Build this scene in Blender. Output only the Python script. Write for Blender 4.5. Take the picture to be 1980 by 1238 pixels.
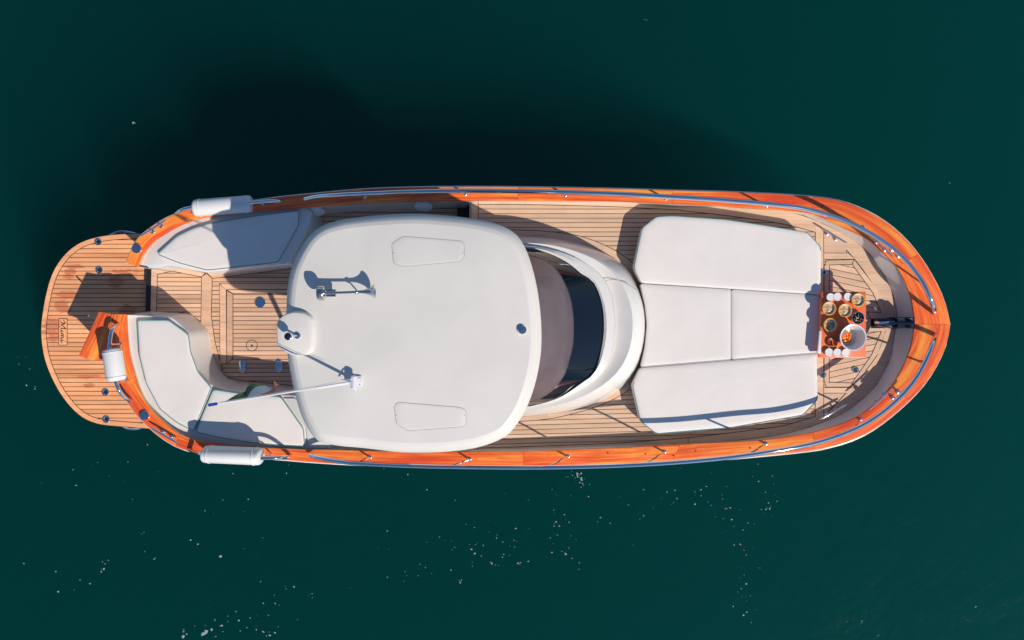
import bpy, bmesh, math, random
from mathutils import Vector
random.seed(7)
for o in list(bpy.data.objects): bpy.data.objects.remove(o)
S = bpy.context.scene
COL = S.collection
CAMZ = 12.0
# ---------------------------------------------------------------- camera, sky, sun, exposure
cam = bpy.data.objects.new('camera', bpy.data.cameras.new('camera')); COL.objects.link(cam)
cam.location = (0, 0, CAMZ); cam.rotation_euler = (0, 0, 0)
cam.data.sensor_width = 36; cam.data.lens = 30; cam.data.clip_end = 3000
S.camera = cam
SUN_EL = math.radians(44); SUN_AZ = math.radians(-46)          # azimuth from +x
sdir = Vector((math.cos(SUN_EL)*math.cos(SUN_AZ), math.cos(SUN_EL)*math.sin(SUN_AZ), math.sin(SUN_EL)))
w = bpy.data.worlds.new('World'); S.world = w; w.use_nodes = True
nt = w.node_tree; bg = nt.nodes['Background']
sky = nt.nodes.new('ShaderNodeTexSky'); sky.sky_type = 'NISHITA'; sky.sun_disc = False
sky.sun_elevation = SUN_EL; sky.sun_rotation = math.pi/2 - SUN_AZ; sky.ozone_density = 7.0; sky.dust_density = 0.2
nt.links.new(sky.outputs[0], bg.inputs[0]); bg.inputs[1].default_value = 0.105
sl = bpy.data.lights.new('sun', 'SUN'); sl.energy = 4.35; sl.angle = math.radians(0.55); sl.color = (1, 0.905, 0.80)
so = bpy.data.objects.new('sun', sl); COL.objects.link(so); so.rotation_euler = (-sdir).to_track_quat('-Z', 'Y').to_euler()
so.location = (6, -6, 20)
S.view_settings.view_transform = 'Standard'; S.view_settings.look = 'None'
S.view_settings.exposure = 0; S.view_settings.gamma = 1; S.view_settings.use_curve_mapping = False
S.render.engine = 'CYCLES'
S.cycles.volume_bounces = 3
S.cycles.transparent_max_bounces = 16

# ---------------------------------------------------------------- measuring helpers
def P(px, py, z=0.0):
    k = 1.2*(CAMZ-z)/1980.0                     # metres per photo pixel at height z
    return Vector(((px-990)*k, -(py-619)*k, z))
def PP(pts, z): return [P(x, y, z) for x, y in pts]
def lerp(a, b, t): return a+(b-a)*t
def table(x, tab):
    if x <= tab[0][0]: return tab[0][1]
    for (a, va), (b, vb) in zip(tab, tab[1:]):
        if x <= b: return lerp(va, vb, (x-a)/(b-a))
    return tab[-1][1]
def capz(px): return table(px, [(150, 1.16), (1000, 1.2), (1400, 1.21), (1840, 1.24)])
def cr(pts, n, closed=False):
    """smooth curve through pts, n samples evenly by arc length"""
    pts = [Vector(p) for p in pts]; m = len(pts); dense = []
    segs = m if closed else m-1
    for i in range(segs):
        if closed: p0, p1, p2, p3 = pts[i-1], pts[i], pts[(i+1) % m], pts[(i+2) % m]
        else: p0, p1, p2, p3 = pts[max(i-1, 0)], pts[i], pts[i+1], pts[min(i+2, m-1)]
        for k in range(12):
            t = k/12
            dense.append(0.5*((2*p1)+(p2-p0)*t+(2*p0-5*p1+4*p2-p3)*t*t+(3*p1-p0-3*p2+p3)*t**3))
    dense.append(pts[0] if closed else pts[-1])
    L = [0]
    for a, b in zip(dense, dense[1:]): L.append(L[-1]+(b-a).length)
    out = []; j = 0; cnt = n if closed else n-1
    for k in range(n):
        s = L[-1]*k/cnt
        while j < len(L)-2 and L[j+1] < s: j += 1
        d = L[j+1]-L[j]; t = 0 if d < 1e-9 else (s-L[j])/d
        out.append(dense[j].lerp(dense[j+1], min(t, 1)))
    return out
def area(poly): return 0.5*sum(a.x*b.y-b.x*a.y for a, b in zip(poly, poly[1:]+poly[:1]))
def inset(poly, d):
    """shrink a closed polygon (any winding) by d metres"""
    s = 1 if area(poly) > 0 else -1; n = len(poly); out = []
    for i in range(n):
        a, b, c = poly[i-1], poly[i], poly[(i+1) % n]
        e1 = Vector((b.x-a.x, b.y-a.y)); e2 = Vector((c.x-b.x, c.y-b.y))
        if e1.length < 1e-7 or e2.length < 1e-7: out.append(b.copy()); continue
        e1.normalize(); e2.normalize()
        n1 = Vector((-e1.y, e1.x))*s; n2 = Vector((-e2.y, e2.x))*s
        m = n1+n2; q = m.length_squared
        m = m*(2/q) if q > 0.5 else n1
        if m.length > 1.8: m = m.normalized()*1.8
        out.append(Vector((b.x+m.x*d, b.y+m.y*d, b.z)))
    return out
def roundpoly(poly, r, n=4):
    """round the corners of a polygon"""
    out = []; m = len(poly)
    for i in range(m):
        a, b, c = poly[i-1], poly[i], poly[(i+1) % m]
        u = a-b; v = c-b; lu, lv = u.length, v.length
        k = min(r, lu*.45, lv*.45)
        p, q = b+u*(k/lu), b+v*(k/lv)
        for j in range(n+1):
            t = j/n; out.append(p*(1-t)**2+b*2*t*(1-t)+q*t*t)
    return out

# ---------------------------------------------------------------- object helpers
def origin(o):
    v = Vector((0, 0, 0))
    while o is not None: v += o.location; o = o.parent
    return v
def link(name, me, parent=None):
    o = bpy.data.objects.new(name, me); COL.objects.link(o); o.parent = parent; return o
def mk(name, verts, faces, mat, parent=None, smooth=False, uv=None, loc=None, mats=None, fm=None):
    base = origin(parent) + (loc or Vector((0, 0, 0))) if parent else (loc or Vector((0, 0, 0)))
    me = bpy.data.meshes.new(name)
    me.from_pydata([tuple(Vector(v)-base) for v in verts], [], faces)
    for m in (mats or [mat]): me.materials.append(m)
    if fm:
        for p, i in zip(me.polygons, fm): p.material_index = i
    if uv:
        l = me.uv_layers.new(name='UVMap')
        for lp in me.loops: l.data[lp.index].uv = uv[lp.vertex_index]
    bm = bmesh.new(); bm.from_mesh(me); bmesh.ops.recalc_face_normals(bm, faces=bm.faces); bm.to_mesh(me); bm.free()
    if smooth:
        me.polygons.foreach_set('use_smooth', [len(p.vertices) <= 8 for p in me.polygons])
        try: me.set_sharp_from_angle(angle=math.radians(38))
        except Exception: pass
    o = link(name, me, parent)
    if loc: o.location = loc
    return o
class MB:
    """collects shapes, builds one mesh"""
    def __init__(s): s.v = []; s.f = []; s.uv = []; s.m = []
    def add(s, v, f, uv=None, m=0):
        b = len(s.v); s.v += [Vector(x) for x in v]; s.f += [tuple(i+b for i in q) for q in f]
        s.uv += uv if uv else [(x[0], x[1]) for x in v]; s.m += [m]*len(f); return s
    def rings(s, rs, cap0=True, cap1=True, closed=True, m=0):
        n = len(rs[0]); v = [p for r in rs for p in r]; f = []
        for k in range(len(rs)-1):
            for i in range(n if closed else n-1):
                j = (i+1) % n; f.append((k*n+i, k*n+j, (k+1)*n+j, (k+1)*n+i))
        if cap0: f.append(tuple(range(n-1, -1, -1)))
        if cap1: f.append(tuple((len(rs)-1)*n+i for i in range(n)))
        return s.add(v, f, m=m)
    def prism(s, poly, z0, z1, bev=0.0, m=0):
        at = lambda q, z: [Vector((p.x, p.y, z)) for p in q]
        if bev: return s.rings([at(poly, z0), at(poly, z1-bev), at(inset(poly, bev*.3), z1-bev*.3), at(inset(poly, bev), z1)], m=m)
        return s.rings([at(poly, z0), at(poly, z1)], m=m)
    def tube(s, pts, r, n=10, closed=False, m=0):
        pts = [Vector(p) for p in pts]; rs = []; N = len(pts); up = None
        for i, p in enumerate(pts):
            if closed: t = pts[(i+1) % N]-pts[i-1]
            else: t = pts[min(i+1, N-1)]-pts[max(i-1, 0)]
            t.normalize()
            if up is None: up = Vector((0, 0, 1)) if abs(t.z) < .9 else Vector((1, 0, 0))
            a = up-t*up.dot(t)
            if a.length < 1e-4: a = Vector((1, 0, 0))-t*t.x
            a.normalize(); b = t.cross(a); up = a
            rr = r[i] if isinstance(r, (list, tuple)) else r
            rs.append([p+(a*math.cos(2*math.pi*k/n)+b*math.sin(2*math.pi*k/n))*rr for k in range(n)])
        if closed: rs.append(rs[0]); return s.rings(rs, False, False, m=m)
        return s.rings(rs, m=m)
    def lathe(s, prof, c, axis=(0, 0, 1), n=20, m=0):
        """prof: (radius, along-axis) pairs"""
        ax = Vector(axis).normalized(); a = Vector((0, 0, 1)) if abs(ax.z) < .9 else Vector((1, 0, 0))
        a = (a-ax*a.dot(ax)).normalized(); b = ax.cross(a); c = Vector(c)
        return s.rings([[c+ax*h+(a*math.cos(2*math.pi*k/n)+b*math.sin(2*math.pi*k/n))*max(r, 1e-4) for k in range(n)] for r, h in prof], m=m)
    def box(s, a, b, m=0):
        return s.prism([Vector((a[0], a[1], 0)), Vector((b[0], a[1], 0)), Vector((b[0], b[1], 0)), Vector((a[0], b[1], 0))], a[2], b[2], m=m)
    def build(s, name, mat, parent=None, smooth=True, mats=None, loc=None):
        return mk(name, s.v, s.f, mat, parent, smooth, s.uv, loc, mats, s.m)
def tag(o, label=None, cat=None, group=None, kind=None):
    if label: o['label'] = label
    if cat: o['category'] = cat
    if group: o['group'] = group
    if kind: o['kind'] = kind
    return o
def empty(name, loc, **k):
    o = bpy.data.objects.new(name, None); COL.objects.link(o); o.location = loc; o.empty_display_size = .1; tag(o, **k); return o

# ---------------------------------------------------------------- materials
def mat(name, col=(.8, .8, .8), rough=.5, metal=0, spec=.5, coat=0):
    m = bpy.data.materials.new(name); m.use_nodes = True; b = m.node_tree.nodes['Principled BSDF']
    b.inputs['Base Color'].default_value = (*col, 1); b.inputs['Roughness'].default_value = rough
    b.inputs['Metallic'].default_value = metal; b.inputs['Specular IOR Level'].default_value = spec
    b.inputs['Coat Weight'].default_value = coat
    m.diffuse_color = (*col, 1)
    return m, b, m.node_tree
def N(t, kind, **kw):
    n = t.nodes.new(kind)
    for k, v in kw.items(): setattr(n, k, v)
    return n
def noise(t, vec, scale, detail=4, rough=.55, dist=0):
    n = N(t, 'ShaderNodeTexNoise'); n.inputs['Scale'].default_value = scale; n.inputs['Detail'].default_value = detail
    n.inputs['Roughness'].default_value = rough; n.inputs['Distortion'].default_value = dist
    t.links.new(vec, n.inputs['Vector']); return n.outputs['Fac']
def ramp(t, fac, stops):
    r = N(t, 'ShaderNodeValToRGB'); e = r.color_ramp.elements
    while len(e) < len(stops): e.new(.5)
    for q, (p, c) in zip(e, stops): q.position = p; q.color = (*c, 1) if len(c) == 3 else c
    t.links.new(fac, r.inputs[0]); return r.outputs[0]
def mapping(t, vec, scale, loc=None):
    n = N(t, 'ShaderNodeMapping'); n.inputs['Scale'].default_value = scale; t.links.new(vec, n.inputs['Vector'])
    if loc is not None: t.links.new(loc, n.inputs['Location'])
    return n.outputs[0]
def mix(t, a, b, fac, mode='MIX'):
    n = N(t, 'ShaderNodeMix', data_type='RGBA', blend_type=mode)
    for v, s in ((fac, 0), (a, 6), (b, 7)):
        if hasattr(v, 'node'): t.links.new(v, n.inputs[s])
        else: n.inputs[s].default_value = v if s == 0 else (*v, 1)
    return n.outputs[2]
def math_(t, op, a, b=0, clamp=False):
    n = N(t, 'ShaderNodeMath', operation=op); n.use_clamp = clamp
    for i, v in enumerate((a, b)):
        if hasattr(v, 'node'): t.links.new(v, n.inputs[i])
        else: n.inputs[i].default_value = v
    return n.outputs[0]
def bump(t, b, h, strength, dist):
    n = N(t, 'ShaderNodeBump'); n.inputs['Strength'].default_value = strength; n.inputs['Distance'].default_value = dist
    t.links.new(h, n.inputs['Height']); t.links.new(n.outputs[0], b.inputs['Normal'])
def wood(name, dark, mid, light, rough, coat=0, coord='Object', sx=1.5, sy=45, vary=.35, red=None, contrast=1.0):
    m, b, t = mat(name, mid, rough, coat=coat)
    tc = N(t, 'ShaderNodeTexCoord'); oi = N(t, 'ShaderNodeObjectInfo')
    vec = tc.outputs[coord]
    off = N(t, 'ShaderNodeCombineXYZ'); r = math_(t, 'MULTIPLY', oi.outputs['Random'], 37.0)
    t.links.new(r, off.inputs[0]); t.links.new(r, off.inputs[2])
    g = noise(t, mapping(t, vec, (sx, sy, sy), off.outputs[0]), 1, 5, .6, .6)
    g2 = noise(t, mapping(t, vec, (sx*.5, sy*.22, sy*.22), off.outputs[0]), 1, 3, .5, .4)
    gg = math_(t, 'ADD', math_(t, 'MULTIPLY', g, .5), math_(t, 'MULTIPLY', g2, .5))
    c = ramp(t, gg, [(.5-.18*contrast, dark), (.5, mid), (.5+.17*contrast, light)])
    # each board is its own piece of timber
    v = math_(t, 'ADD', math_(t, 'MULTIPLY', oi.outputs['Random'], vary), 1-vary*.5)
    hs = N(t, 'ShaderNodeHueSaturation'); t.links.new(v, hs.inputs['Value']); t.links.new(c, hs.inputs['Color'])
    hs.inputs['Saturation'].default_value = 1
    c = hs.outputs[0]
    # weathering
    wn = noise(t, vec, 3.2, 5, .6)
    c = mix(t, c, (mid[0]*.78, mid[1]*.82, mid[2]*.9), ramp(t, wn, [(.5, (0, 0, 0)), (.72, (.55, .55, .55))]))
    if red:
        tot = None
        dn = noise(t, mapping(t, vec, (5, 17.4, 1)), 1, 5, .7)
        for (px, py, rx, ry) in red:
            q = P(px, py, .4)
            vs = N(t, 'ShaderNodeVectorMath', operation='SUBTRACT'); t.links.new(vec, vs.inputs[0]); vs.inputs[1].default_value = (q.x, q.y, q.z)
            vm = N(t, 'ShaderNodeVectorMath', operation='MULTIPLY'); t.links.new(vs.outputs[0], vm.inputs[0]); vm.inputs[1].default_value = (1/rx, 1/ry, 0)
            ln = N(t, 'ShaderNodeVectorMath', operation='LENGTH'); t.links.new(vm.outputs[0], ln.inputs[0])
            f = math_(t, 'SUBTRACT', 2.15, math_(t, 'ADD', ln.outputs['Value'], math_(t, 'MULTIPLY', dn, 2.6)))
            f = math_(t, 'MULTIPLY', f, 5, True)
            tot = f if tot is None else math_(t, 'MAXIMUM', tot, f)
        c = mix(t, c, (.60, .17, .075), math_(t, 'MULTIPLY', tot, .8))
    t.links.new(c, b.inputs['Base Color'])
    bump(t, b, g, .25, .002)
    return m
TEAK = wood('weathered_teak', (.50, .29, .175), (.70, .43, .275), (.80, .51, .34), .6)
TEAK_BOW = wood('pale_teak', (.52, .335, .21), (.66, .44, .29), (.74, .51, .35), .6, vary=.2)
TEAK_P = wood('oiled_platform_teak', (.66, .27, .11), (.90, .40, .175), (.97, .48, .23), .5, vary=.28,
              red=[(100, 640, .16, .20), (170, 728, .20, .04), (172, 745, .09, .04), (140, 515, .18, .04), (130, 570, .18, .07), (120, 590, .14, .16), (240, 525, .22, .05), (225, 545, .12, .12), (250, 600, .15, .1), (135, 530, .1, .1), (180, 655, .08, .05)])
MAHOG = wood('varnished_mahogany', (.66, .066, .016), (.88, .160, .028), (.95, .34, .055), .2, coat=.5, coord='UV', sx=1.3, sy=38, vary=.14, contrast=.6)
CAULK, _, _ = mat('black_caulk', (.022, .017, .013), .8)
def gel(name, col, rough, coat, bs=.12, soft=False):
    m, b, t = mat(name, col, rough, coat=coat); tc = N(t, 'ShaderNodeTexCoord')
    n1 = noise(t, tc.outputs['Object'], 1.6, 9, .62, .3); n2 = noise(t, tc.outputs['Object'], 26, 4, .6)
    c = mix(t, col, (col[0]*.92, col[1]*.925, col[2]*.92), ramp(t, n1, [(.35, (0, 0, 0)), (.7, (1, 1, 1))]))
    t.links.new(c, b.inputs['Base Color'])
    if soft:
        n3 = noise(t, mapping(t, tc.outputs['Object'], (2.2, 3.4, 1)), 1, 3, .5, 1.2)
        bump(t, b, math_(t, 'ADD', math_(t, 'MULTIPLY', n3, 4.5), n2), .5, .0015)
    else: bump(t, b, n2, bs, .0015)
    return m
GEL = gel('white_gelcoat', (.72, .70, .655), .22, .3, .04)
ROOF = gel('matt_roof_gelcoat', (.675, .65, .595), .5, .0, .1)
CUSH = gel('white_vinyl', (.755, .71, .655), .55, 0, .5, True)
FEND = gel('fender_vinyl', (.74, .73, .70), .45, 0, .1)
CUP = gel('white_porcelain', (.76, .75, .73), .25, .3, 0)
PIPING, _, _ = mat('teal_piping', (.09, .27, .27), .5)
PIPEW, _, _ = mat('pale_piping', (.50, .50, .47), .5)
GROOVE, _, _ = mat('grey_sealant', (.36, .31, .29), .7)
CHROME, _, _ = mat('polished_steel', (.78, .79, .80), .07, 1)
BRASSY, _, _ = mat('horn_steel', (.66, .60, .54), .16, 1)
DSTEEL, _, _ = mat('dark_anchor_steel', (.06, .08, .13), .25, .9)
BLACK, _, _ = mat('black_rubber_and_shade', (.012, .012, .014), .5)  # rubber parts, and the painted shade by the side deck step
INK, _, _ = mat('black_lettering', (.012, .010, .010), .6)
GLASSD, gb, _ = mat('dark_windscreen_glass', (.003, .007, .016), .05, 0, .3)
def shade_mat():
    m, b, t = mat('mauve_sun_mesh', (.1, .07, .085), .45, coat=.15); tc = N(t, 'ShaderNodeTexCoord')
    n1 = noise(t, tc.outputs['Object'], 2.0, 5, .6)
    t.links.new(ramp(t, n1, [(.35, (.085, .060, .072)), (.7, (.12, .087, .102))]), b.inputs['Base Color'])
    bump(t, b, noise(t, tc.outputs['Object'], 7, 3), .2, .01); return m
SHADE = shade_mat()
BLUECAP, _, _ = mat('blue_cap', (.02, .03, .35), .4)
POLE, _, _ = mat('white_aluminium', (.72, .72, .74), .3, .2)
ORANGE = wood('orange_lacquer', (.72, .13, .045), (.78, .16, .055), (.80, .19, .07), .35, coord='Object', sx=3, sy=20, vary=.05)
YEL, _, _ = mat('yellow_glazed_rim', (.85, .42, .04), .3)
AMBER, _, _ = mat('brown_glazed_dish', (.19, .028, .010), .25)
def food(name, a, b_, c, sc):
    m, b, t = mat(name, b_, .5); tc = N(t, 'ShaderNodeTexCoord')
    n1 = noise(t, tc.outputs['Object'], sc, 3, .6, .5)
    t.links.new(ramp(t, n1, [(.38, a), (.5, b_), (.62, c)]), b.inputs['Base Color']); bump(t, b, n1, .6, .01); return m
SNACK = food('mixed_snack', (.30, .16, .07), (.52, .36, .22), (.66, .52, .38), 26)
FRUIT = food('orange_fruit', (.75, .11, .01), (.85, .20, .02), (.9, .38, .06), 30)
OLIVE, _, _ = mat('black_olives', (.012, .014, .016), .2)
FGREEN, _, _ = mat('flag_green', (.09, .15, .06), .7)
FWHITE, _, _ = mat('flag_white', (.72, .70, .66), .7)
FRED, _, _ = mat('flag_red', (.72, .20, .12), .7)
VENT, _, _ = mat('vent_plastic', (.62, .64, .68), .4)

# ---------------------------------------------------------------- water
def water_mat():
    m = bpy.data.materials.new('sea_water'); m.use_nodes = True; t = m.node_tree; t.nodes.clear()
    out = N(t, 'ShaderNodeOutputMaterial'); gl = N(t, 'ShaderNodeBsdfGlossy'); gl.inputs['Roughness'].default_value = .06
    tr = N(t, 'ShaderNodeBsdfTransparent'); fr = N(t, 'ShaderNodeFresnel'); fr.inputs['IOR'].default_value = 1.33
    mx = N(t, 'ShaderNodeMixShader'); geo = N(t, 'ShaderNodeNewGeometry')
    bp = N(t, 'ShaderNodeBump'); bp.inputs['Strength'].default_value = .35; bp.inputs['Distance'].default_value = .14
    h = math_(t, 'ADD', noise(t, geo.outputs['Position'], .9, 5, .55, .3), math_(t, 'MULTIPLY', noise(t, geo.outputs['Position'], 5, 4, .5), .25))
    t.links.new(h, bp.inputs['Height']); t.links.new(bp.outputs[0], gl.inputs['Normal']); t.links.new(bp.outputs[0], fr.inputs['Normal'])
    t.links.new(fr.outputs[0], mx.inputs[0]); t.links.new(tr.outputs[0], mx.inputs[1]); t.links.new(gl.outputs[0], mx.inputs[2])
    t.links.new(mx.outputs[0], out.inputs['Surface'])
    sc = N(t, 'ShaderNodeVolumeScatter'); sc.inputs['Color'].default_value = (.0, .75, .72, 1); sc.inputs['Density'].default_value = .175
    sc.inputs['Anisotropy'].default_value = 0.5
    ab = N(t, 'ShaderNodeVolumeAbsorption'); ab.inputs['Color'].default_value = (.0, .54, .52, 1); ab.inputs['Density'].default_value = .33
    ad = N(t, 'ShaderNodeAddShader'); t.links.new(sc.outputs[0], ad.inputs[0]); t.links.new(ab.outputs[0], ad.inputs[1])
    t.links.new(ad.outputs[0], out.inputs['Volume'])
    return m
wb = MB(); wb.box((-700, -700, -18), (700, 700, 0)); water = wb.build('water', water_mat(), smooth=False)
tag(water, kind='structure')
SEABED, _, _ = mat('dark_seabed', (.01, .03, .03), .9)
sb = MB(); sb.box((-720, -720, -18.6), (720, 720, -18.1)); tag(sb.build('seabed', SEABED, smooth=False), kind='structure')

# ---------------------------------------------------------------- the boat
boat = empty('motor_boat', (0, 0, 0), label='white motor boat with teak decks, orange varnished cap rail and white hardtop, seen from above', cat='boat')
OUT_TOP = [(242, 508), (262, 465), (290, 440), (320, 421), (345, 411), (373, 404), (430, 396), (490, 388), (540, 381), (600, 375), (700, 366), (800, 362), (900, 361), (1003, 361.5), (1100, 363), (1200, 365), (1300, 368), (1400, 370.5), (1500, 375), (1572, 380), (1620, 387), (1660, 400), (1700, 420), (1740, 450), (1776, 490), (1808, 540), (1828, 585), (1838, 627)]
OUT_BOT = [(1838, 627), (1830, 668), (1812, 708), (1790, 742), (1760, 775), (1720, 810), (1680, 838), (1640, 856), (1600, 867), (1573, 872), (1500, 880), (1400, 889), (1300, 896), (1200, 902), (1100, 906), (1013, 907), (900, 906), (800, 903), (700, 900), (600, 894), (540, 889), (500, 887), (430, 883), (380, 877), (340, 864), (310, 846), (274, 815), (250, 785), (228, 748), (213, 710), (208, 670), (209, 640), (215, 608)]
IN_TOP = [(267, 517), (278, 491), (298, 467), (322, 451), (345, 438), (383, 424), (430, 417), (489, 411), (540, 406), (592, 402), (700, 394), (800, 390), (902, 388), (1003, 388), (1100, 389), (1200, 390), (1300, 394), (1382, 398), (1503, 406), (1571, 414), (1630, 440), (1677, 463), (1710, 491), (1734, 516), (1757, 562), (1766, 600), (1769, 627)]
IN_BOT = [(1769, 627), (1762, 668), (1748, 706), (1723, 748), (1682, 790), (1637, 816), (1588, 832), (1573, 836), (1533, 843), (1463, 852), (1331, 859), (1200, 866), (1100, 870), (1013, 873), (880, 874), (780, 873), (640, 870), (583, 869), (496, 865), (442, 861), (393, 853), (349, 840), (310, 810), (278, 772), (259, 721), (248, 671), (244, 608)]
def cap_pts(L): return [P(x, y, capz(x)) for x, y in L]

# hull shell (closed outline; gate opening is cut down to platform height)
outer = cr(cap_pts(OUT_TOP), 90)[:-1]+cr(cap_pts(OUT_BOT), 90)
gate = [P(244, 608, 1.16), P(286, 607, 1.16), P(287, 607, .42), P(287, 518, .42), P(286, 517, 1.16), P(266, 517, 1.16)]
loop = [Vector((p.x, p.y, p.z-.03)) for p in outer]+gate
def hullring(frac):
    r = []; n = len(loop); base = inset(loop, .012)
    if area(loop) > 0: pass
    for i, p in enumerate(base):
        bow = max(0, min(1, (p.x-3.2)/2.2)); d = (.02+.10*frac+bow*bow*.25*frac) if i < len(outer) else 0
        q = inset(loop, .012+d)[i] if False else p
        r.append((p, d))
    return r
hb = MB(); rs = []
for frac, z in ((0, None), (.15, None), (.6, .25), (1.0, -.05), (2.2, -.55), (4.5, -.8)):
    base = hullring(frac); dmax = [d for _, d in base]
    ins = {}
    ring = []
    for i in range(len(loop)):
        d = .012+dmax[i]
        key = round(d, 3)
        if key not in ins: ins[key] = inset(loop, d)
        q = ins[key][i]
        zz = loop[i].z if z is None and frac == 0 else (min(loop[i].z, lerp(loop[i].z, .25, .25)) if z is None else z)
        ring.append(Vector((q.x, q.y, min(zz, loop[i].z))))
    rs.append(ring)
hb.rings(rs, cap0=False, cap1=True); hull = hb.build('hull', GEL, boat)

# cap rail: varnished boards scarfed end to end
def strip_board(mb, A, B, th=.035, lift=0, uo=0):
    """board between two 3D curves A (outer) and B (inner), rounded edges; uv follows the length"""
    v = []; uv = []; s = 0
    for i, (a, b) in enumerate(zip(A, B)):
        if i: s += ((a+b)/2-(A[i-1]+B[i-1])/2).length
        wdt = (b-a).length; e = min(.012/wdt, .3)
        zz = Vector((0, 0, 1))
        prof = [(0, -th), (0, -.010), (e*.35, -.002), (e, 0), (1-e, 0), (1-e*.35, -.002), (1, -.010), (1, -th)]
        for t, h in prof: v.append(a.lerp(b, t)+zz*(h+lift)); uv.append((s+uo, t*wdt))
    n = len(A); f = []
    for i in range(n-1):
        for k in range(7): f.append((i*8+k, i*8+k+1, (i+1)*8+k+1, (i+1)*8+k))
        f.append((i*8+7, i*8, (i+1)*8, (i+1)*8+7))
    f.append(tuple(range(8))); f.append(tuple((n-1)*8+k for k in range(7, -1, -1)))
    mb.add(v, f, uv); return mb
def split_pairs(outl, inl, cuts_o, cuts_i, n):
    """sample both curves between matching cut stations given as indexes into the lists"""
    res = []
    for k in range(len(cuts_o)-1):
        o = cr(cap_pts(outl), 400); i_ = cr(cap_pts(inl), 400)
        def near(curve, p): q = P(*p, capz(p[0])); return min(range(len(curve)), key=lambda j: (curve[j]-q).length)
        a0, a1 = near(o, cuts_o[k]), near(o, cuts_o[k+1]); b0, b1 = near(i_, cuts_i[k]), near(i_, cuts_i[k+1])
        m = max(6, int(abs(a1-a0)/400*n))
        A = [o[int(round(lerp(a0, a1, j/m)))] for j in range(m+1)]; B = [i_[int(round(lerp(b0, b1, j/m)))] for j in range(m+1)]
        res.append((A, B))
    return res
cap = bpy.data.objects.new('cap_rail', None); COL.objects.link(cap); cap.parent = boat
cutsT = [((242, 508), (267, 517)), ((373, 404), (383, 424)), ((700, 366), (700, 394)), ((1003, 361.5), (1003, 388)), ((1300, 368), (1300, 394)), ((1572, 380), (1571, 414)), ((1776, 490), (1734, 516)), ((1838, 627), (1769, 627))]
cutsB = [((1838, 627), (1769, 627)), ((1760, 775), (1723, 748)), ((1573, 872), (1573, 836)), ((1300, 896), (1315, 860)), ((1013, 907), (1013, 873)), ((700, 900), (700, 871)), ((340, 864), (349, 840)), ((228, 748), (262, 730)), ((215, 608), (244, 608))]
seam = MB()
for ol, il, cuts in ((OUT_TOP, IN_TOP, cutsT), (OUT_BOT, IN_BOT, cutsB)):
    for A, B in split_pairs(ol, il, [c[0] for c in cuts], [c[1] for c in cuts], 130):
        A = list(A); B = list(B)
        d0 = (A[1]-A[0]).normalized()*.003; A[0] = A[0]+d0; B[0] = B[0]+(B[1]-B[0]).normalized()*.003
        mb = strip_board(MB(), A, B, uo=random.random()*9); mb.build('board', MAHOG, cap)
# thin steel rubbing strip just under the cap edge
rub = MB(); rub.tube([Vector((p.x, p.y, p.z-.045)) for p in inset(outer+[gate[0], gate[-1]], -.004)[:len(outer)]], .014, 6)
rub.build('rubbing_strip', GEL, boat)

# ------------ inner bulwark faces
Z_SOLE, Z_DECK, Z_PLAT, Z_SEAT = .50, 1.0, .40, 1.10
inner = cr(cap_pts(IN_TOP), 110)[:-1]+cr(cap_pts(IN_BOT), 110)
def ilower(p):
    x = p.x
    if x < -.55: z = Z_SOLE-.05
    else: z = Z_DECK-.02
    return z
wl = MB(); r0 = [Vector((q.x, q.y, p.z-.014)) for p, q in zip(inner, inset(inner, -.008))]; 
TEF = cr([(x, y, 0) for x, y in [(1200, 393), (1331, 399), (1442, 403), (1533, 412), (1577, 427), (1630, 452), (1669, 480), (1698, 515), (1722, 559), (1732, 595), (1734, 619), (1727, 656), (1721, 692), (1703, 729), (1685, 755), (1637, 795), (1577, 822), (1540, 833), (1503, 842), (1402, 853), (1200, 863)]], 160)
TEW = [P(p.x, p.y, Z_DECK-.004) for p in TEF]
def foot(p):
    if p.x < 1.6: return Vector((p.x, p.y, ilower(p)))
    q = min(TEW, key=lambda t: (t.x-p.x)**2+(t.y-p.y)**2)
    return q if math.hypot(q.x-p.x, q.y-p.y) > .012 else Vector((p.x, p.y, ilower(p)))
r1 = [foot(p) for p in inner]
ro = [Vector((p.x, p.y, z)) for p, z in zip(inset(inner, -.03), [ilower(p) for p in inner])]
wl.rings([r0, r1], False, False, closed=False); wl.build('bulwark_lining', GEL, boat)

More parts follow.
